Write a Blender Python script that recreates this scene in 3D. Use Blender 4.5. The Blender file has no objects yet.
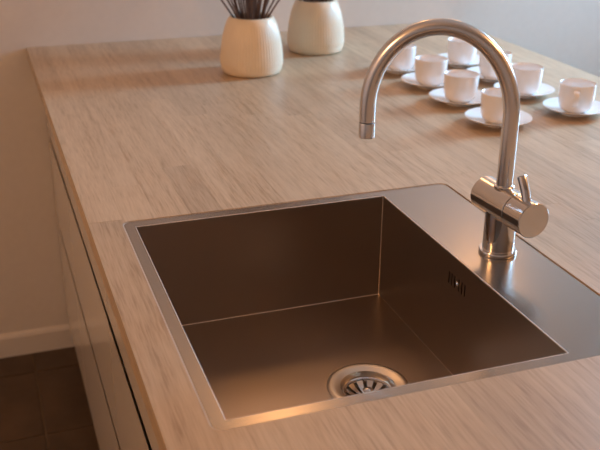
import bpy, bmesh, math, random
from mathutils import Vector, Matrix
random.seed(7)
scene = bpy.context.scene
C = scene.collection
R = math.radians
pi = math.pi
T = 0.90                      # height of the worktop above the floor

# ------------------------------------------------------------------ camera
cam_d = bpy.data.cameras.new('camera')
cam = bpy.data.objects.new('camera', cam_d)
C.objects.link(cam)
scene.camera = cam
pit, yaw, rol = R(23.3575), R(19.5608), R(0.5219)
F = Vector((math.sin(yaw)*math.cos(pit), math.cos(yaw)*math.cos(pit), -math.sin(pit)))
r0 = Vector((math.cos(yaw), -math.sin(yaw), 0))
u0 = r0.cross(F)
rx = math.cos(rol)*r0 + math.sin(rol)*u0
uy = -math.sin(rol)*r0 + math.cos(rol)*u0
M = Matrix((rx, uy, -F)).transposed().to_4x4()
M.translation = Vector((0, 0, T + 0.5275))
cam.matrix_world = M
cam_d.sensor_width = 36.0
cam_d.lens = 916.7/600*36.0
cam_d.clip_start = 0.02
cam_d.dof.use_dof = True
cam_d.dof.focus_distance = 1.22
cam_d.dof.aperture_fstop = 8.0

# ------------------------------------------------------------------ world, light, exposure
world = bpy.data.worlds.new('world')
scene.world = world
world.use_nodes = True
bg = world.node_tree.nodes['Background']
bg.inputs[0].default_value = (0.60, 0.78, 1.0, 1)
bg.inputs[1].default_value = 1.0

def area(name, loc, target, sx, sy, power, col, spread=180):
    d = bpy.data.lights.new(name, 'AREA')
    d.shape = 'RECTANGLE'; d.size = sx; d.size_y = sy
    d.energy = power; d.color = col; d.spread = R(spread)
    o = bpy.data.objects.new(name, d); C.objects.link(o)
    o.location = loc
    o.rotation_euler = (Vector(target)-Vector(loc)).to_track_quat('-Z', 'Y').to_euler()
    return o

WX0, WY0, WY1, WZ0, WZ1 = 2.60, 1.74, 2.30, T+0.26, T+1.20     # the window in the right wall
area('window_daylight', (WX0+0.10, (WY0+WY1)/2, (WZ0+WZ1)/2), (0.60, 1.12, T),
     WY1-WY0, WZ1-WZ0, 50.0, (0.37, 0.69, 1.0), 128)
WARM = (1.0, 0.47, 0.165)
def lamp(loc, power, rad=0.05, col=WARM):
    d = bpy.data.lights.new('unseen_warm_light', 'POINT')  # unseen warm point light below the ceiling, no fixture modelled
    d.energy = power; d.color = col; d.shadow_soft_size = rad
    o = bpy.data.objects.new('unseen_warm_light', d); C.objects.link(o); o.location = loc
    return o
lamp((-1.10, 0.75, T+0.80), 28)
lamp((0.75, 2.27, T+1.16), 3.0, .08)  # unseen warm bulb, set by the wall to gild the sink rim
lamp((1.40, 2.25, T+0.84), 1.7, .09)  # unseen warm bulb, added by the wall for the gold on the deck
lamp((1.90, 0.40, T+1.35), 22)  # added warm fill from the right front, no lamp known there

vs = scene.view_settings
vs.view_transform = 'Standard'; vs.look = 'None'; vs.gamma = 1.0; vs.use_curve_mapping = False
vs.exposure = 0.0
scene.cycles.max_bounces = 12
scene.cycles.glossy_bounces = 8
scene.cycles.diffuse_bounces = 6

# ------------------------------------------------------------------ helpers
def finish(bm, name, mat, parent=None, smooth=False, angle=35):
    bmesh.ops.recalc_face_normals(bm, faces=bm.faces)
    me = bpy.data.meshes.new(name)
    bm.to_mesh(me); bm.free()
    return link(me, name, mat, parent, smooth, angle)

def link(me, name, mat, parent=None, smooth=False, angle=35):
    if mat is not None and not me.materials:
        me.materials.append(mat)
    if smooth:
        me.polygons.foreach_set('use_smooth', [True]*len(me.polygons))
        me.set_sharp_from_angle(angle=R(angle))
    o = bpy.data.objects.new(name, me)
    C.objects.link(o)
    if parent is not None:
        o.parent = parent
        o.matrix_parent_inverse = Matrix.Identity(4)
        o.location = -world_loc(parent) if LOCAL_FIX else (0, 0, 0)
    return o

LOCAL_FIX = False
def world_loc(o):
    v = Vector(o.location)
    while o.parent:
        o = o.parent; v += Vector(o.location)
    return v

def tag(o, label=None, cat=None, group=None, kind=None):
    if label: o['label'] = label
    if cat: o['category'] = cat
    if group: o['group'] = group
    if kind: o['kind'] = kind
    return o

def empty(name, loc=(0, 0, 0), rz=0):
    o = bpy.data.objects.new(name, None)
    C.objects.link(o); o.location = loc; o.rotation_euler = (0, 0, rz)
    o.empty_display_size = 0.05
    return o

def add_box(bm, x0, x1, y0, y1, z0, z1, bev=0, seg=1):
    vs_ = [bm.verts.new((x, y, z)) for z in (z0, z1) for y in (y0, y1) for x in (x0, x1)]
    fs = [(0, 1, 3, 2), (4, 5, 7, 6), (0, 1, 5, 4), (2, 3, 7, 6), (0, 2, 6, 4), (1, 3, 7, 5)]
    faces = [bm.faces.new([vs_[i] for i in f]) for f in fs]
    if bev:
        es = set(e for f in faces for e in f.edges)
        bmesh.ops.bevel(bm, geom=list(es), offset=bev, segments=seg, affect='EDGES', profile=0.5)
    return vs_

def box(name, b, mat, parent=None, bev=0, seg=1):
    bm = bmesh.new(); add_box(bm, *b, bev=bev, seg=seg)
    return finish(bm, name, mat, parent, smooth=bool(bev) and seg > 1)

def add_lathe(bm, prof, n=48, mod=None, closed=False, origin=(0, 0, 0)):
    ox, oy, oz = origin
    rings = []
    for (r, z) in prof:
        if r < 1e-6:
            rings.append([bm.verts.new((ox, oy, oz+z))])
        else:
            ring = []
            for i in range(n):
                a = 2*pi*i/n
                rr = r*(1+(mod(i, z) if mod else 0))
                ring.append(bm.verts.new((ox+rr*math.cos(a), oy+rr*math.sin(a), oz+z)))
            rings.append(ring)
    prs = list(zip(rings, rings[1:]))
    if closed: prs.append((rings[-1], rings[0]))
    for a, b in prs:
        for i in range(n):
            j = (i+1) % n
            if len(a) == 1 and len(b) == 1: continue
            if len(a) == 1: bm.faces.new((a[0], b[i], b[j]))
            elif len(b) == 1: bm.faces.new((a[i], a[j], b[0]))
            else: bm.faces.new((a[i], a[j], b[j], b[i]))

def add_tube(bm, path, rad, n=12, caps=True, squash=None):
    path = [Vector(p) for p in path]
    if not hasattr(rad, '__len__'): rad = [rad]*len(path)
    tan = []
    for i in range(len(path)):
        a = path[max(i-1, 0)]; b = path[min(i+1, len(path)-1)]
        tan.append((b-a).normalized())
    ref = Vector((0, 0, 1)) if abs(tan[0].z) < .9 else Vector((1, 0, 0))
    nrm = (ref - tan[0]*ref.dot(tan[0])).normalized()
    rings = []
    for i, p in enumerate(path):
        nrm = (nrm - tan[i]*nrm.dot(tan[i])).normalized()
        bi = tan[i].cross(nrm)
        ring = []
        for k in range(n):
            a = 2*pi*k/n
            ring.append(bm.verts.new(p + (nrm*math.cos(a)+bi*math.sin(a))*rad[i]))
        rings.append(ring)
    for a, b in zip(rings, rings[1:]):
        for k in range(n):
            j = (k+1) % n
            bm.faces.new((a[k], a[j], b[j], b[k]))
    if caps:
        bm.faces.new(rings[0]); bm.faces.new(rings[-1])

def rounded_rect(x0, x1, y0, y1, r, n=8):
    pts = []
    for (cx, cy, a0) in ((x1-r, y1-r, 0), (x0+r, y1-r, pi/2), (x0+r, y0+r, pi), (x1-r, y0+r, 1.5*pi)):
        for i in range(n+1):
            a = a0 + pi/2*i/n
            pts.append((cx+r*math.cos(a), cy+r*math.sin(a)))
    return pts

def plate_with_holes(bm, loops, z0, z1):
    """flat plate between z0 and z1 whose outline is loops[0] and whose holes are the other loops"""
    def loop(pts, z):
        v = [bm.verts.new((x, y, z)) for x, y in pts]
        return v, [bm.edges.new((v[i], v[(i+1) % len(v)])) for i in range(len(v))]
    tops = [loop(p, z1) for p in loops]
    bots = [loop(p, z0) for p in loops]
    bmesh.ops.triangle_fill(bm, use_beauty=True, edges=[e for l in tops for e in l[1]])
    bmesh.ops.triangle_fill(bm, use_beauty=True, edges=[e for l in bots for e in l[1]])
    for (t, _), (b, _) in zip(tops, bots):
        for i in range(len(t)):
            j = (i+1) % len(t)
            bm.faces.new((t[i], t[j], b[j], b[i]))

def copy_tree(o, parent=None):
    c = o.copy(); C.objects.link(c)
    if parent is not None: c.parent = parent
    for ch in list(o.children): copy_tree(ch, c)
    return c

# ------------------------------------------------------------------ materials
class NM:
    def __init__(s, name):
        s.m = bpy.data.materials.new(name); s.m.use_nodes = True
        s.nt = s.m.node_tree; s.b = s.nt.nodes['Principled BSDF']
    def n(s, t, **kw):
        nd = s.nt.nodes.new(t)
        for k, v in kw.items():
            if k.startswith('i_'):
                key = k[2:]
                key = int(key) if key.isdigit() else key.replace('_', ' ')
                nd.inputs[key].default_value = v
            else: setattr(nd, k, v)
        return nd
    def l(s, a, b): s.nt.links.new(a, b)
    def coords(s, scale=(1, 1, 1), per_object=False, out='Object'):
        tc = s.n('ShaderNodeTexCoord'); v = tc.outputs[out]
        if per_object:
            oi = s.n('ShaderNodeObjectInfo')
            mul = s.n('ShaderNodeVectorMath', operation='SCALE'); mul.inputs[0].default_value = (13.1, 7.7, 3.3)
            s.l(oi.outputs['Random'], mul.inputs['Scale'])
            ad = s.n('ShaderNodeVectorMath', operation='ADD'); s.l(v, ad.inputs[0]); s.l(mul.outputs[0], ad.inputs[1]); v = ad.outputs[0]
        mp = s.n('ShaderNodeMapping'); mp.inputs['Scale'].default_value = scale
        s.l(v, mp.inputs[0]); return mp.outputs[0]
    def ramp(s, fac, stops):
        cr = s.n('ShaderNodeValToRGB'); s.l(fac, cr.inputs[0])
        e = cr.color_ramp.elements
        while len(e) < len(stops): e.new(.5)
        for el, (p, c) in zip(e, stops):
            el.position = p; el.color = (*c, 1) if len(c) == 3 else c
        return cr.outputs[0]
    def bump(s, h, strength=.2, dist=.001):
        b = s.n('ShaderNodeBump'); b.inputs['Strength'].default_value = strength; b.inputs['Distance'].default_value = dist
        s.l(h, b.inputs['Height']); s.l(b.outputs[0], s.b.inputs['Normal'])
    def set(s, **kw):
        for k, v in kw.items():
            s.b.inputs[k.replace('_', ' ')].default_value = v
        return s

def wood_mat():
    w = NM('oak_wood')
    co = w.coords((1, 1, 1), True)
    def scaled(sc):
        mp = w.n('ShaderNodeMapping'); mp.inputs['Scale'].default_value = sc; w.l(co, mp.inputs[0]); return mp.outputs[0]
    n1 = w.n('ShaderNodeTexNoise', i_Scale=1.0, i_Detail=3.0, i_Roughness=.55); w.l(scaled((90, 3.0, 90)), n1.inputs['Vector'])
    n2 = w.n('ShaderNodeTexNoise', i_Scale=1.0, i_Detail=2.0, i_Roughness=.6); w.l(scaled((380, 20, 380)), n2.inputs['Vector'])
    n3 = w.n('ShaderNodeTexNoise', i_Scale=1.0, i_Detail=2.0, i_Roughness=.5); w.l(scaled((7, 2.5, 7)), n3.inputs['Vector'])
    mx = w.n('ShaderNodeMath', operation='MULTIPLY_ADD'); w.l(n3.outputs['Fac'], mx.inputs[0]); mx.inputs[1].default_value = .5; w.l(n1.outputs['Fac'], mx.inputs[2])
    mx2 = w.n('ShaderNodeMath', operation='MULTIPLY_ADD'); w.l(n2.outputs['Fac'], mx2.inputs[0]); mx2.inputs[1].default_value = 1.15; w.l(mx.outputs[0], mx2.inputs[2])
    mr = w.n('ShaderNodeMapRange'); w.l(mx2.outputs[0], mr.inputs[0]); mr.inputs[1].default_value = .88; mr.inputs[2].default_value = 1.70
    col = w.ramp(mr.outputs[0], [(.10, (.370, .262, .165)), (.45, (.500, .378, .256)), (.85, (.575, .450, .315))])
    oi = w.n('ShaderNodeObjectInfo')
    tint = w.ramp(oi.outputs['Random'], [(0, (.88, .86, .84)), (.35, (1.04, 1.02, .99)), (.7, (.95, .94, .93)), (1, (1.09, 1.08, 1.06))])
    mm = w.n('ShaderNodeMix', data_type='RGBA', blend_type='MULTIPLY'); mm.inputs[0].default_value = 1.0
    w.l(col, mm.inputs[6]); w.l(tint, mm.inputs[7]); w.l(mm.outputs[2], w.b.inputs['Base Color'])
    rr = w.n('ShaderNodeMapRange'); w.l(n2.outputs['Fac'], rr.inputs[0]); rr.inputs[3].default_value = .44; rr.inputs[4].default_value = .34
    w.l(rr.outputs[0], w.b.inputs['Roughness']); w.b.inputs['Specular IOR Level'].default_value = .75
    w.bump(n2.outputs['Fac'], .12, .0004)
    return w.m

def steel_mat(name, col, rough, brush=(3, 300, 300), bstr=.04, var=.05):
    s = NM(name); s.set(Metallic=1.0, Base_Color=(*col, 1), Roughness=rough)
    n = s.n('ShaderNodeTexNoise', i_Scale=1.0, i_Detail=3.0); s.l(s.coords(brush), n.inputs['Vector'])
    rr = s.n('ShaderNodeMapRange'); s.l(n.outputs['Fac'], rr.inputs[0]); rr.inputs[3].default_value = rough-var; rr.inputs[4].default_value = rough+var
    s.l(rr.outputs[0], s.b.inputs['Roughness'])
    s.bump(n.outputs['Fac'], bstr, .0003)
    return s.m

def plain(name, col, rough, noise=0, scale=20, bump=0, spec=.5, **kw):
    s = NM(name); s.set(Base_Color=(*col, 1), Roughness=rough)
    s.b.inputs['Specular IOR Level'].default_value = spec
    s.set(**kw)
    n = s.n('ShaderNodeTexNoise', i_Scale=scale, i_Detail=4.0); s.l(s.coords(), n.inputs['Vector'])
    c = s.ramp(n.outputs['Fac'], [(.25, tuple(v*(1-noise) for v in col)), (.75, tuple(min(1, v*(1+noise)) for v in col))])
    s.l(c, s.b.inputs['Base Color'])
    if bump: s.bump(n.outputs['Fac'], bump, .001)
    return s.m

WOOD = wood_mat()
STEEL = steel_mat('brushed_steel', (.41, .385, .36), .24, (2, 500, 500), .0, .015)
BASIN = steel_mat('basin_steel', (.46, .395, .34), .30, (4, 4, 260), .0, .02)  # same steel as the deck, its brown reflections tinted into the colour
CHROME = steel_mat('satin_chrome', (.70, .70, .71), .15, (300, 300, 4), .02, .03)
PIPE = steel_mat('satin_pipe', (.74, .745, .76), .24, (200, 200, 200), .0, .01)
SEAM = steel_mat('seam_highlight', (.90, .86, .82), .50)  # pale rough metal, edge highlights painted in by its colour
DRAIN = steel_mat('drain_steel', (.74, .68, .60), .33)
BLACK = plain('dark_void', (.006, .005, .005), .8)  # near black, stands in for the unlit insides of overflow and drain
WALL = plain('wall_paint', (.72, .68, .63), .7, .02, 60, .05, .3)
TRIM = plain('trim_paint', (.74, .70, .65), .45, .01, 30)
FRONT = plain('cabinet_lacquer', (.72, .66, .58), .16, .01, 8)
CARC = plain('carcass_board', (.55, .50, .44), .6, .02, 20)
PORC = plain('porcelain', (.90, .90, .90), .12, .01, 10, 0, .5)
VASE = plain('cream_glaze', (.85, .74, .57), .28, .03, 30, .03)
STEMM = plain('dry_stem', (.115, .064, .042), .7, .3, 90, .2)
SEAL = plain('sealant', (.62, .58, .54), .35)
PLASTIC = plain('white_plastic', (.75, .72, .68), .5)
GROUT = plain('grout', (.19, .14, .095), .85, .15, 60)
CEIL = plain('ceiling_paint', (.62, .55, .48), .8)

def tile_mat():
    s = NM('floor_tile'); s.set(Roughness=.42)
    n = s.n('ShaderNodeTexNoise', i_Scale=9.0, i_Detail=6.0, i_Roughness=.6); s.l(s.coords((1, 1, 1), True, 'Object'), n.inputs['Vector'])
    c = s.ramp(n.outputs['Fac'], [(.3, (.052, .031, .015)), (.7, (.100, .062, .034))])
    s.l(c, s.b.inputs['Base Color']); s.bump(n.outputs['Fac'], .15, .002)
    return s.m
TILE = tile_mat()

# ------------------------------------------------------------------ room shell
XL, XR, YN, YB, ZC = -2.2, WX0, -2.2, 2.474, T+1.62
fl = tag(box('floor', (XL-.1, XR+.1, YN-.1, YB+.1, -.12, -.004), GROUT), kind='structure')
tag(box('ceiling', (XL-.1, XR+.1, YN-.1, YB+.1, ZC, ZC+.1), CEIL), kind='structure')
tag(box('wall_back', (XL-.1, XR+.1, YB, YB+.1, -.004, ZC), WALL), kind='structure')
tag(box('wall_left', (XL-.1, XL, YN, YB, -.004, ZC), WALL), kind='structure')
tag(box('wall_near', (XL-.1, XR+.1, YN-.1, YN, -.004, ZC), WALL), kind='structure')
bm = bmesh.new()
add_box(bm, XR, XR+.1, YN, WY0, -.004, ZC); add_box(bm, XR, XR+.1, WY1, YB, -.004, ZC)
add_box(bm, XR, XR+.1, WY0, WY1, -.004, WZ0); add_box(bm, XR, XR+.1, WY0, WY1, WZ1, ZC)
tag(finish(bm, 'wall_right', WALL), kind='structure')
win = tag(empty('window_1', (XR+.05, (WY0+WY1)/2, WZ0)), kind='structure')
hw, hh = (WY1-WY0)/2, WZ1-WZ0
for b in ((-.03, .03, -hw, -hw+.04, 0, hh), (-.03, .03, hw-.04, hw, 0, hh), (-.03, .03, -hw+.04, hw-.04, 0, .04), (-.03, .03, -hw+.04, hw-.04, hh-.04, hh)):
    box('window_frame', b, TRIM, win, .003)

TS = 0.31
tile_me = None
ox, oy = 0.041, YB - .12
i0, j0 = math.floor((XL-ox)/TS), math.floor((YN-oy)/TS)
for i in range(i0, math.ceil((XR-ox)/TS)):
    for j in range(j0, 1):
        x0, x1 = max(ox+i*TS+.0025, XL), min(ox+(i+1)*TS-.0025, XR)
        y0, y1 = max(oy+j*TS+.0025, YN), min(oy+(j+1)*TS-.0025, YB)
        if x1-x0 < .02 or y1-y0 < .02: continue
        full = abs(x1-x0-TS+.005) < 1e-4 and abs(y1-y0-TS+.005) < 1e-4
        if full and tile_me is not None:
            o = link(tile_me, 'floor_tile', None, fl)
        else:
            h, k = (x1-x0)/2, (y1-y0)/2
            o = box('floor_tile', (-h, h, -k, k, -.0040, 0), TILE, fl, .0012)
            if full: tile_me = o.data
        o.location = ((x0+x1)/2, (y0+y1)/2, 0)

# skirting board along the back wall, on both sides of the kitchen island
def skirting(x0, x1):
    bm = bmesh.new()
    prof = [(YB, 0), (YB-.013, 0), (YB-.013, .060), (YB-.010, .068), (YB-.004, .072), (YB, .072)]
    a = [bm.verts.new((x0, y, z)) for y, z in prof]; b = [bm.verts.new((x1, y, z)) for y, z in prof]
    for i in range(len(prof)):
        j = (i+1) % len(prof); bm.faces.new((a[i], a[j], b[j], b[i]))
    bm.faces.new(a); bm.faces.new(b)
    return bm
CX0, CX1 = 0.1187, 1.365
tag(finish(skirting(XL, .18), 'baseboard_back', TRIM), kind='structure')
tag(finish(skirting(CX1-.04, XR), 'baseboard_back', TRIM), kind='structure')

# ------------------------------------------------------------------ kitchen island: cabinets
FX = 0.150
def cabinet(y0, y1, gap1, label):
    t = tag(empty('cabinet', (FX+.3, (y0+y1)/2, 0)), label, 'cabinet', 'drawer cabinets under the worktop')
    ox, oy = t.location.x, t.location.y
    def bx(name, b, m, par, bev=0):
        return box(name, (b[0]-ox, b[1]-ox, b[2]-oy, b[3]-oy, b[4], b[5]), m, par, bev)
    top = T-.0305
    bm = bmesh.new()
    X0, X1 = FX+.022, FX+.57
    for b in ((X0, X1, y0+.001, y0+.017, .11, top), (X0, X1, y1-.017, y1-.001, .11, top),
              (X0, X1, y0+.017, y1-.017, .11, .128), (X1-.012, X1, y0+.017, y1-.017, .128, top)):
        add_box(bm, b[0]-ox, b[1]-ox, b[2]-oy, b[3]-oy, b[4], b[5])
    finish(bm, 'carcass', CARC, t)
    bx('plinth', (FX+.05, FX+.066, y0, y1, 0, .11), FRONT, t)
    g = .0028
    zs = [(top-.003, T-.232+gap1/2), (T-.232-gap1/2, T-.490+.0060), (T-.490-.0060, .108)]
    for za, zb in zs:
        bm = bmesh.new()
        fp = FX-ox
        prof = [(fp, zb), (fp, za), (fp+.0105, za-.085), (fp+.020, za-.088), (fp+.020, zb)]
        va = [bm.verts.new((x_, y0+g-oy, z_)) for x_, z_ in prof]; vb = [bm.verts.new((x_, y1-g-oy, z_)) for x_, z_ in prof]
        for i in range(5): bm.faces.new((va[i], va[(i+1) % 5], vb[(i+1) % 5], vb[i]))
        bm.faces.new(va); bm.faces.new(vb)
        d = finish(bm, 'drawer_front', FRONT, t)
        # drawer box behind the front, shallow so that it clears the sink
        if za < T-.2:
            bm = bmesh.new()
            for b in ((FX+.0205, FX+.50, y0+.03, y0+.042, zb+.03, zb+.14), (FX+.0205, FX+.50, y1-.042, y1-.03, zb+.03, zb+.14),
                      (FX+.0205, FX+.50, y0+.042, y1-.042, zb+.03, zb+.04)):
                add_box(bm, b[0]-ox, b[1]-ox, b[2]-oy, b[3]-oy, b[4], b[5])
            finish(bm, 'drawer_box', CARC, d)
    return t
cabinet(1.384, 2.026, .0150, 'cream drawer cabinet standing just beyond the sink along the counter front')
cabinet(.580, 1.384, .0200, 'cream drawer cabinet with a wide upper groove, directly under the sink')
cabinet(-.020, .580, .0200, 'cream drawer cabinet nearest to the viewer, mostly below the picture')
cabinet(2.026, YB-.002, .0180, 'narrow cream drawer cabinet at the back against the wall')
tag(box('back_panel', (CX1-.045, CX1-.027, -.02, YB-.016, 0, T-.0305), FRONT, None, .001),
    'cream panel closing the far long side of the island', 'panel')

# ------------------------------------------------------------------ worktop of glued oak staves
SX0, SX1, SY0, SY1 = 0.1672, 0.6880, 0.7090, 1.2405       # outline of the steel sink
wt = tag(empty('worktop', ((CX0+CX1)/2, 1.2, T-.030)), 'light oak worktop of glued staves with a sink let into it', 'worktop')
wx, wy, wz = wt.location
cut_bm = bmesh.new()
plate_with_holes(cut_bm, [rounded_rect(SX0-.0022, SX1+.0034, SY0-.0016, SY1+.0016, .014, 8)], -.1, .1)
bmesh.ops.recalc_face_normals(cut_bm, faces=cut_bm.faces)
cut_me = bpy.data.meshes.new('sink_cutout'); cut_bm.to_mesh(cut_me); cut_bm.free()
cutter = bpy.data.objects.new('sink_cutout', cut_me); C.objects.link(cutter)
cutter.location = (0, 0, T)
NCOL = 25
cw = (CX1-CX0)/NCOL
rs = random.Random(5)
GY0 = -.03
for c in range(NCOL):
    xa, xb = CX0+c*cw, CX0+(c+1)*cw
    ys = [GY0]
    y = GY0 + rs.uniform(.2, .75)
    while y < YB-.12:
        ys.append(y); y += rs.uniform(.42, .85)
    inx = xb > SX0-.003 and xa < SX1+.004
    full = xa > SX0-.004 and xb < SX1+.004
    ys = [v for v in ys if not (full and SY0-.15 < v < SY1+.10)]
    if full: ys.append((SY0+SY1)/2)
    ys = sorted(ys) + [YB-.001]
    for ya, yb in zip(ys, ys[1:]):
        bm = bmesh.new()
        add_box(bm, xa+.00005-wx, xb-.00005-wx, ya+.00005-wy, yb-.00005-wy, 0, .030 - rs.uniform(0, .00012))
        if False:
            es = [e for e in bm.edges if all(v.co.x < xa+.001-wx for v in e.verts) and abs(e.verts[0].co.z-e.verts[1].co.z) < 1e-4 and e.verts[0].co.z > .02]
            bmesh.ops.bevel(bm, geom=es, offset=.0015, segments=2, affect='EDGES')
        o = finish(bm, 'stave', WOOD, wt)
        if inx and ya < SY1+.002 and yb > SY0-.002:
            md = o.modifiers.new('cut', 'BOOLEAN'); md.object = cutter; md.operation = 'DIFFERENCE'; md.solver = 'EXACT'
bpy.context.view_layer.update()
dg = bpy.context.evaluated_depsgraph_get()
for o in list(wt.children):
    if o.modifiers:
        me = bpy.data.meshes.new_from_object(o.evaluated_get(dg))
        o.modifiers.clear(); o.data = me
bpy.data.objects.remove(cutter); bpy.data.meshes.remove(cut_me)
for o in list(wt.children):
    if len(o.data.polygons) == 0: bpy.data.objects.remove(o)

# ------------------------------------------------------------------ sink
BX0, BX1, BY0, BY1, BD = 0.1822, 0.5735, 0.7240, 1.2215, 0.176
DX, DY, DR = 0.450, 0.980, 0.057
PZ = -.0010                    # steel lies a hair below the wood
sink = tag(empty('sink', ((SX0+SX1)/2, (SY0+SY1)/2, T)), 'square brushed steel sink with a tap deck, let flush into the oak worktop', 'sink')
sx, sy, sz = sink.location
bm = bmesh.new()
plate_with_holes(bm, [[(x-sx, y-sy) for x, y in rounded_rect(SX0, SX1, SY0, SY1, .012, 8)],
                      [(x-sx, y-sy) for x, y in ((BX0, BY0), (BX1, BY0), (BX1, BY1), (BX0, BY1))]], PZ-.0012, PZ)
finish(bm, 'deck', STEEL, sink)
# basin: four walls (the right one pierced by the overflow slots) and a floor falling to the drain
slots = [.9525, .9605, .9685, .9805, .9885, .9965]
def bas():
    bm = bmesh.new()
    X0, X1, Y0, Y1 = BX0-sx, BX1-sx, BY0-sy, BY1-sy
    zt, zb = PZ-.0012, -BD
    def quad(*p): bm.faces.new([bm.verts.new(v) for v in p])
    quad((X0, Y0, zt), (X0, Y1, zt), (X0, Y1, zb), (X0, Y0, zb))
    quad((X0, Y1, zt), (X1, Y1, zt), (X1, Y1, zb), (X0, Y1, zb))
    quad((X0, Y0, zt), (X1, Y0, zt), (X1, Y0, zb), (X0, Y0, zb))
    z1, z0, hw_ = -.0275, -.0455, .0014
    quad((X1, Y0, zt), (X1, Y1, zt), (X1, Y1, z1), (X1, Y0, z1))
    quad((X1, Y0, z0), (X1, Y1, z0), (X1, Y1, zb), (X1, Y0, zb))
    e = [Y0]
    for s in slots: e += [s-sy-hw_, s-sy+hw_]
    e.append(Y1)
    for a, b in zip(e[::2], e[1::2]): quad((X1, a, z1), (X1, b, z1), (X1, b, z0), (X1, a, z0))
    # floor
    N = 64; cx, cy = DX-sx, DY-sy
    angs = sorted([2*pi*i/N for i in range(N)] + [math.atan2(y-cy, x-cx) % (2*pi) for x in (X0, X1) for y in (Y0, Y1)])
    def edge(a):
        dx, dy = math.cos(a), math.sin(a); t = 9
        if dx > 1e-9: t = min(t, (X1-cx)/dx)
        if dx < -1e-9: t = min(t, (X0-cx)/dx)
        if dy > 1e-9: t = min(t, (Y1-cy)/dy)
        if dy < -1e-9: t = min(t, (Y0-cy)/dy)
        return (cx+dx*t, cy+dy*t, zb)
    o_ = [bm.verts.new(edge(a)) for a in angs]
    i_ = [bm.verts.new((cx+(DR-.003)*math.cos(a), cy+(DR-.003)*math.sin(a), zb-.003)) for a in angs]
    for i in range(len(angs)):
        j = (i+1) % len(angs); bm.faces.new((o_[i], o_[j], i_[j], i_[i]))
    bmesh.ops.remove_doubles(bm, verts=bm.verts, dist=1e-6)
    me = bpy.data.meshes.new('basin'); bm.to_mesh(me); bm.free()
    return me
basin = link(bas(), 'basin', BASIN, sink)
md = basin.modifiers.new('sheet', 'SOLIDIFY'); md.thickness = .0011; md.offset = 1; md.use_even_offset = True
# rim and welded edges of the basin, highlights put into a paler metal
bm = bmesh.new()
e = .0007
X0, X1, Y0, Y1 = BX0-sx, BX1-sx, BY0-sy, BY1-sy
for p, q in (((X0, Y0), (X0, Y1)), ((X0, Y1), (X1, Y1)), ((X1, Y1), (X1, Y0)), ((X1, Y0), (X0, Y0))):
    add_tube(bm, [(*p, PZ-.0006), (*q, PZ-.0006)], e, 8)
finish(bm, 'rim_edge', SEAM, sink, True)
for x, y in ((X0, Y0), (X0, Y1), (X1, Y1), (X1, Y0)):
    bm = bmesh.new(); add_tube(bm, [(x, y, PZ-.002), (x, y, -BD)], .0017, 8)
    finish(bm, 'corner_weld', SEAM, sink, True)
bm = bmesh.new()
for p, q in (((X0, Y0), (X0, Y1)), ((X0, Y1), (X1, Y1)), ((X1, Y1), (X1, Y0)), ((X1, Y0), (X0, Y0))):
    add_tube(bm, [(*p, -BD), (*q, -BD)], .0017, 8)
finish(bm, 'floor_weld', SEAM, sink, True)
# silicone joint round the steel
bm = bmesh.new()
plate_with_holes(bm, [[(x-sx, y-sy) for x, y in rounded_rect(SX0-.0020, SX1+.0006, SY0-.0014, SY1+.0014, .0135, 8)],
                      [(x-sx, y-sy) for x, y in rounded_rect(SX0+.0001, SX1-.0001, SY0+.0001, SY1-.0001, .0121, 8)]], -.006, PZ-.0002)
finish(bm, 'sealant_joint', SEAL, sink)
# overflow
ov = box('overflow_box', (BX1+.003-sx, BX1+.016-sx, .944-sy, 1.005-sy, -.051, -.022), BLACK, sink)  # blackened all over to give the shade behind the slots
bm = bmesh.new()
add_lathe(bm, [(0, .0024), (.0022, .0022), (.0034, .0012), (.0036, 0), (0, 0)], 20)
bmesh.ops.rotate(bm, verts=bm.verts, cent=(0, 0, 0), matrix=Matrix.Rotation(-pi/2, 3, 'Y'))
bmesh.ops.translate(bm, verts=bm.verts, vec=(BX1-sx, .9745-sy, -.0365))
finish(bm, 'overflow_screw', CHROME, sink, True)
# drain
bm = bmesh.new()
add_lathe(bm, [(DR, 0), (DR, .0014), (DR-.0025, .0030), (DR-.006, .0034), (DR-.012, .0022), (DR-.0185, .0004), (DR-.0195, -.002), (DR-.0200, -.010),
               (.0352, -.013), (.0352, -.050), (.0340, -.050), (.0340, -.014), (DR-.0215, -.0115), (DR-.006, -.003)], 72, closed=True,
          origin=(DX-sx, DY-sy, -BD-.002))
dr = finish(bm, 'drain_flange', DRAIN, sink, True, 40)
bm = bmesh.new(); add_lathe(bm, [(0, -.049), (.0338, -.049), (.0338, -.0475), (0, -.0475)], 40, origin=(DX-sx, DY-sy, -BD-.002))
finish(bm, 'drain_dark_disc', BLACK, dr)  # black disc standing in for the darkness down the drain

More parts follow.
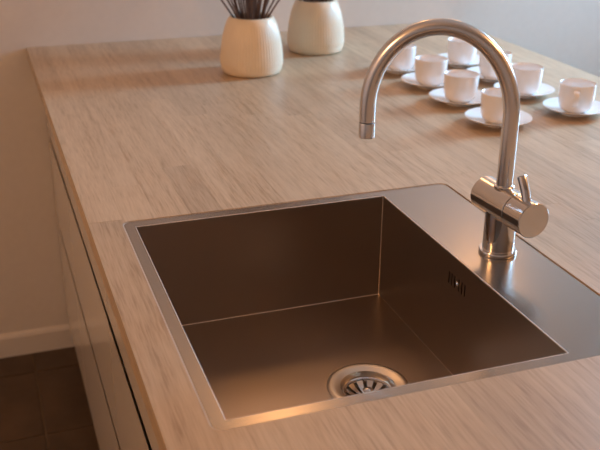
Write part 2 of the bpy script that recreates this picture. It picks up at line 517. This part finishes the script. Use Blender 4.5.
# strainer basket that lifts out of the drain
bk = tag(empty('strainer_basket', (DX, DY, T-BD-.002-.0102)), 'slotted steel strainer basket sitting in the drain of the sink', 'strainer')
bk.scale = (.95, .95, .95)
bm = bmesh.new()
add_lathe(bm, [(.0383, .0005), (.0380, .0030), (.0350, .0042), (.0325, .0030), (.0315, -.001), (.0325, -.002), (.0350, .0003)], 56, closed=True)
finish(bm, 'rim', CHROME, bk, True)
bm = bmesh.new()
add_lathe(bm, [(0, -.0085), (.012, -.0085), (.0135, -.0100), (.0120, -.0112), (0, -.0112)], 40)
finish(bm, 'base', CHROME, bk, True)
bar = None
for k in range(12):
    a = 2*pi*k/12
    if bar is None:
        bm = bmesh.new()
        pr = [(.010, -.0088), (.018, -.0070), (.026, -.0035), (.0328, .0012)]
        hwid = [.0016, .0028, .0042, .0052]
        top = [[bm.verts.new((r_, s*w_, z_)) for s in (-1, 1)] for (r_, z_), w_ in zip(pr, hwid)]
        bot = [[bm.verts.new((r_, s*w_, z_-.0013)) for s in (-1, 1)] for (r_, z_), w_ in zip(pr, hwid)]
        for i in range(3):
            bm.faces.new((top[i][0], top[i][1], top[i+1][1], top[i+1][0])); bm.faces.new((bot[i][0], bot[i][1], bot[i+1][1], bot[i+1][0]))
            for s in (0, 1): bm.faces.new((top[i][s], top[i+1][s], bot[i+1][s], bot[i][s]))
        for i in (0, 3): bm.faces.new((top[i][0], top[i][1], bot[i][1], bot[i][0]))
        o = finish(bm, 'bar', CHROME, bk); bar = o
    else:
        o = bar.copy(); C.objects.link(o)
    o.rotation_euler = (0, 0, a)
bm = bmesh.new()
add_lathe(bm, [(0, .0075), (.0050, .0072), (.0075, .0055), (.0070, .0035), (.0035, .0015), (.0032, -.0085), (0, -.0085)], 32)
finish(bm, 'knob', CHROME, bk, True)

# ------------------------------------------------------------------ mixer tap
TX, TY = 0.6358, 0.9820
tap = tag(empty('mixer_tap', (TX, TY, T+PZ)), 'satin chrome mixer tap with a tall gooseneck spout on the sink deck', 'tap')
bm = bmesh.new()
add_lathe(bm, [(0, 0), (.0250, 0), (.0255, .0010), (.0255, .0045), (.0248, .0058), (.0212, .0062), (0, .0062)], 64)
finish(bm, 'base_ring', CHROME, tap, True)
bm = bmesh.new()
add_lathe(bm, [(0, .006), (.0212, .006), (.0212, .060), (.0205, .066), (0, .066)], 64)
finish(bm, 'column', CHROME, tap, True)
BZ, BRD = .0725, .0238
def along_y(bm, prof, n=64):
    """lathe about the Y axis at height BZ; prof is (radius, y)"""
    add_lathe(bm, prof, n)
    bmesh.ops.rotate(bm, verts=bm.verts, cent=(0, 0, 0), matrix=Matrix.Rotation(-pi/2, 3, 'X'))
    bmesh.ops.rotate(bm, verts=bm.verts, cent=(0, 0, 0), matrix=Matrix.Rotation(R(4), 3, 'Z'))
    bmesh.ops.translate(bm, verts=bm.verts, vec=(0, 0, BZ))
bm = bmesh.new()
along_y(bm, [(0, .0415), (BRD-.001, .0415), (BRD, .0405), (BRD, -.0315), (BRD-.0008, -.0323), (0, -.0323)])
finish(bm, 'body', CHROME, tap, True)
bm = bmesh.new()
along_y(bm, [(0, -.0333), (BRD-.0008, -.0333), (BRD, -.0341), (BRD, -.0680), (BRD-.0008, -.0688), (0, -.0692)])
hd = finish(bm, 'handle', CHROME, tap, True)
bm = bmesh.new()
add_tube(bm, [(.001, -.0545, BZ+.020), (.001, -.048, BZ+.034), (-.0005, -.0395, BZ+.0505), (-.0006, -.0389, BZ+.0515)], [.0056, .0059, .0063, .0054], 20)
finish(bm, 'lever', CHROME, hd, True)
# spout
th = R(-33.0); d = Vector((-math.cos(th), -math.sin(th), 0))
h, r, rv, tip = .189, .0935, .1123, .041
PR = .0108
path = [(0, 0, BZ+BRD-.003)]
path += [(0, 0, BZ+.03+(h-BZ-.03)*k/5) for k in range(6)]
for k in range(1, 65):
    t = pi*k/64
    p = d*r*(1-math.cos(t)); path.append((p.x, p.y, h+rv*math.sin(t)))
e_ = d*2*r
for k in range(1, 4): path.append((e_.x, e_.y, h-(tip-.0225)*k/3))
bm = bmesh.new(); add_tube(bm, path, PR, 32)
sp = finish(bm, 'spout', PIPE, tap, True, 50)
bm = bmesh.new()
add_lathe(bm, [(0, 0), (.0095, 0), (.0108, -.0004), (.0110, -.0010), (.0110, -.0205), (.0104, -.0212), (.0088, -.0212), (.0086, -.0180), (0, -.0180)], 40,
          origin=(e_.x, e_.y, h-tip+.0215))
finish(bm, 'aerator', PIPE, sp, True)
bm = bmesh.new()
add_lathe(bm, [(.0108, 0), (.0135, .0002), (.0137, .0030), (.0125, .0042), (.0108, .0044)], 40, origin=(0, 0, BZ+BRD-.0026))
finish(bm, 'spout_collar', CHROME, sp, True)

# ------------------------------------------------------------------ vases with dried stems
def vase(loc, label, s=1.0):
    t = tag(empty('vase', loc), label, 'vase', 'ribbed cream vases')
    key = [(.0, 0), (.060, 0), (.0675, .003), (.0715, .012), (.0740, .026), (.0735, .044), (.0712, .064), (.0678, .084), (.0630, .103), (.0580, .118), (.0530, .1275), (.0500, .1305), (.0478, .1310),
           (.0455, .1300), (.0440, .1260), (.0450, .115), (.0600, .090), (.0670, .060), (.0670, .020), (.0600, .008), (0, .008)]
    # smooth the outer wall
    prof = []
    for (a, b) in zip(key, key[1:]):
        for k in range(3): prof.append((a[0]+(b[0]-a[0])*k/3, a[1]+(b[1]-a[1])*k/3))
    prof.append(key[-1])
    n = 64*4
    def mod(i, z):
        if z < .006 or z > .122: return 0
        f = min(1, (z-.006)/.015, (.122-z)/.015)
        return -.020*f*(1 if i % 4 == 0 else (.35 if i % 4 in (1, 3) else 0))
    bm = bmesh.new(); add_lathe(bm, [(r_*s, z_*s) for r_, z_ in prof], n, mod)
    finish(bm, 'body', VASE, t, True, 60)
    return t

def stem(t, x, y, z, lean, az, hgt, bend):
    o0 = Vector((x, y, z))
    dirv = Vector((math.cos(az)*math.sin(lean), math.sin(az)*math.sin(lean), math.cos(lean)))
    side = Vector((-math.sin(az), math.cos(az), 0))
    out = Vector((math.cos(az), math.sin(az), 0))
    pts = [dirv*hgt*k/8 + out*.38*math.sin(lean)*hgt*(k/8)**2 + side*bend*math.sin(k/8*pi*1.3) - Vector((0, 0, 1))*.10*hgt*(k/8)**2*math.sin(lean) for k in range(9)]
    pts = [o0+p for p in pts]
    bm = bmesh.new(); add_tube(bm, pts, [.0026-.0012*k/8 for k in range(9)], 6)
    st = finish(bm, 'stem', STEMM, t, True)
    bm = bmesh.new()
    tv = (pts[-1]-pts[-2]).normalized()
    # spike of unseen buds on the upper stalk, fattened to widen the bunch's shadow
    axis = [pts[5], pts[6], pts[7], pts[8], pts[8]+tv*.03]
    rj = random.Random(int(hgt*1e6))
    for q in range(22):
        f = q/21*3.999; i = int(f); c0 = axis[i].lerp(axis[i+1], f-i)
        an = rj.uniform(0, 2*pi); rr_ = .0110*(1-.5*q/21)
        dv = Vector((math.cos(an), math.sin(an), .7)).normalized()
        add_tube(bm, [c0+dv*rr_*.1, c0+dv*rr_*.8, c0+dv*rr_*1.7], [.0018, .0062, .0012], 5)
    finish(bm, 'unseen_seed_head', STEMM, st, True)

V1, V2 = (.604, 2.050, T), (.827, 2.220, T)
vase(V1, 'ribbed cream vase of dried stems, the nearer one on the left')
vase(V2, 'cream vase farther back by the wall, cut off by the picture top', 1.0)
rs = random.Random(11)
def bunch(V, n, label, s):
    t = tag(empty('dried_bouquet', (V[0], V[1], V[2]+.012)), label, 'dried bouquet', 'dried bouquets in the vases')
    for k in range(n):
        a = k*2.39996 + rs.uniform(-.1, .1)
        rr = .036*s*math.sqrt((k+.5)/n)
        hm = .118*s
        ln = math.atan(.80*rr/hm) + R(rs.uniform(0, 2)) + (R(11) if k > .72*n else 0)
        root = rr - math.tan(ln)*hm*1.02
        bx_, by_ = math.cos(a)*root, math.sin(a)*root
        stem(t, bx_, by_, 0, ln, a, rs.uniform(.32, .42), rs.uniform(-.003, .003))
bunch(V1, 34, 'bunch of thin dark brown dried stems standing in the nearer vase', 1.0)
bunch(V2, 32, 'dark brown dried stems in the vase by the wall, barely in the picture', 1.0)

# ------------------------------------------------------------------ cups and saucers
def make_saucer():
    t = empty('saucer')
    bm = bmesh.new()
    add_lathe(bm, [(0, .0030), (.026, .0030), (.0300, .0045), (.034, .0042), (.050, .0072), (.066, .0125), (.0772, .0178), (.0782, .0186), (.0778, .0194), (.0766, .0194),
                   (.066, .0152), (.050, .0100), (.036, .0068), (.033, .0064), (.0305, .0056), (.026, .0052), (0, .0052)], 64)
    finish(bm, 'plate', PORC, t, True, 60)
    bm = bmesh.new()
    add_lathe(bm, [(.034, .0050), (.0345, .0002), (.0350, 0), (.0370, 0), (.0375, .0004), (.0385, .0056)], 64, closed=True)
    finish(bm, 'foot_ring', PORC, t, True)
    return t
def make_cup():
    t = empty('cup')
    bm = bmesh.new()
    add_lathe(bm, [(0, .0015), (.0205, .0015), (.0215, 0), (.0240, 0), (.0250, .0016), (.0310, .0050), (.0355, .0105), (.0385, .0190), (.0400, .0300), (.0410, .0450), (.0418, .0700), (.0419, .0715),
                   (.0412, .0722), (.0402, .0716), (.0396, .0600), (.0390, .0450), (.0378, .0300), (.0360, .0190), (.0325, .0110), (.0280, .0065), (0, .0052)], 64)
    finish(bm, 'bowl', PORC, t, True, 60)
    # angular strap handle
    bm = bmesh.new()
    path = [(.0405, .0600), (.0500, .0605), (.0590, .0600), (.0625, .0570), (.0620, .0500), (.0580, .0400), (.0520, .0310), (.0440, .0255), (.0388, .0240)]
    ring = []
    for i, (px, pz) in enumerate(path):
        a = path[max(0, i-1)]; b = path[min(len(path)-1, i+1)]
        tx, tz = b[0]-a[0], b[1]-a[1]; L = math.hypot(tx, tz); nx, nz = -tz/L, tx/L
        w, th_ = .0066, .0032
        ring.append([bm.verts.new((px+nx*v*th_, u*w, pz+nz*v*th_)) for u, v in ((-1, -.6), (-.6, -1), (.6, -1), (1, -.6), (1, .6), (.6, 1), (-.6, 1), (-1, .6))])
    for a, b in zip(ring, ring[1:]):
        for i in range(8): bm.faces.new((a[i], a[(i+1) % 8], b[(i+1) % 8], b[i]))
    bm.faces.new(ring[0]); bm.faces.new(ring[-1])
    finish(bm, 'handle', PORC, t, True, 50)
    return t

spots = [  # x, y, handle direction, wording
    (.949, 1.503,  50, 'half hidden by the tap spout, nearest the sink'),
    (.950, 1.660,  48, 'second from the sink in the row beside the tap'),
    (.953, 1.804,  55, 'third from the sink in the row beside the tap'),
    (.946, 1.949,  50, 'farthest from the sink in the row beside the tap'),
    (1.138, 1.520, 233, 'at the right picture edge, handle turned to the viewer'),
    (1.114, 1.674,  30, 'just right of the spout, by the outer counter edge'),
    (1.121, 1.813,  40, 'third along the outer counter edge, behind the spout'),
    (1.117, 1.961,  45, 'farthest back along the outer counter edge'),
]
cup0 = sau0 = None
SS, CS = .835, .875
for i, (x, y, a, wd) in enumerate(spots):
    x -= .0055
    if cup0 is None: s, c = sau0, cup0 = make_saucer(), make_cup()
    else: s, c = copy_tree(sau0), copy_tree(cup0)
    s.scale = (SS, SS, SS); c.scale = (CS, CS, CS*.92)
    s.location = (x, y, T); s.rotation_euler = (0, 0, R(a))
    c.location = (x, y, T+.0056*SS); c.rotation_euler = (0, 0, R(a))
    tag(c, 'white porcelain cup ' + wd, 'cup', 'white cups in two rows')
    tag(s, 'white saucer under the cup ' + wd.replace(', handle turned to the viewer', ''), 'saucer', 'white saucers under the cups')
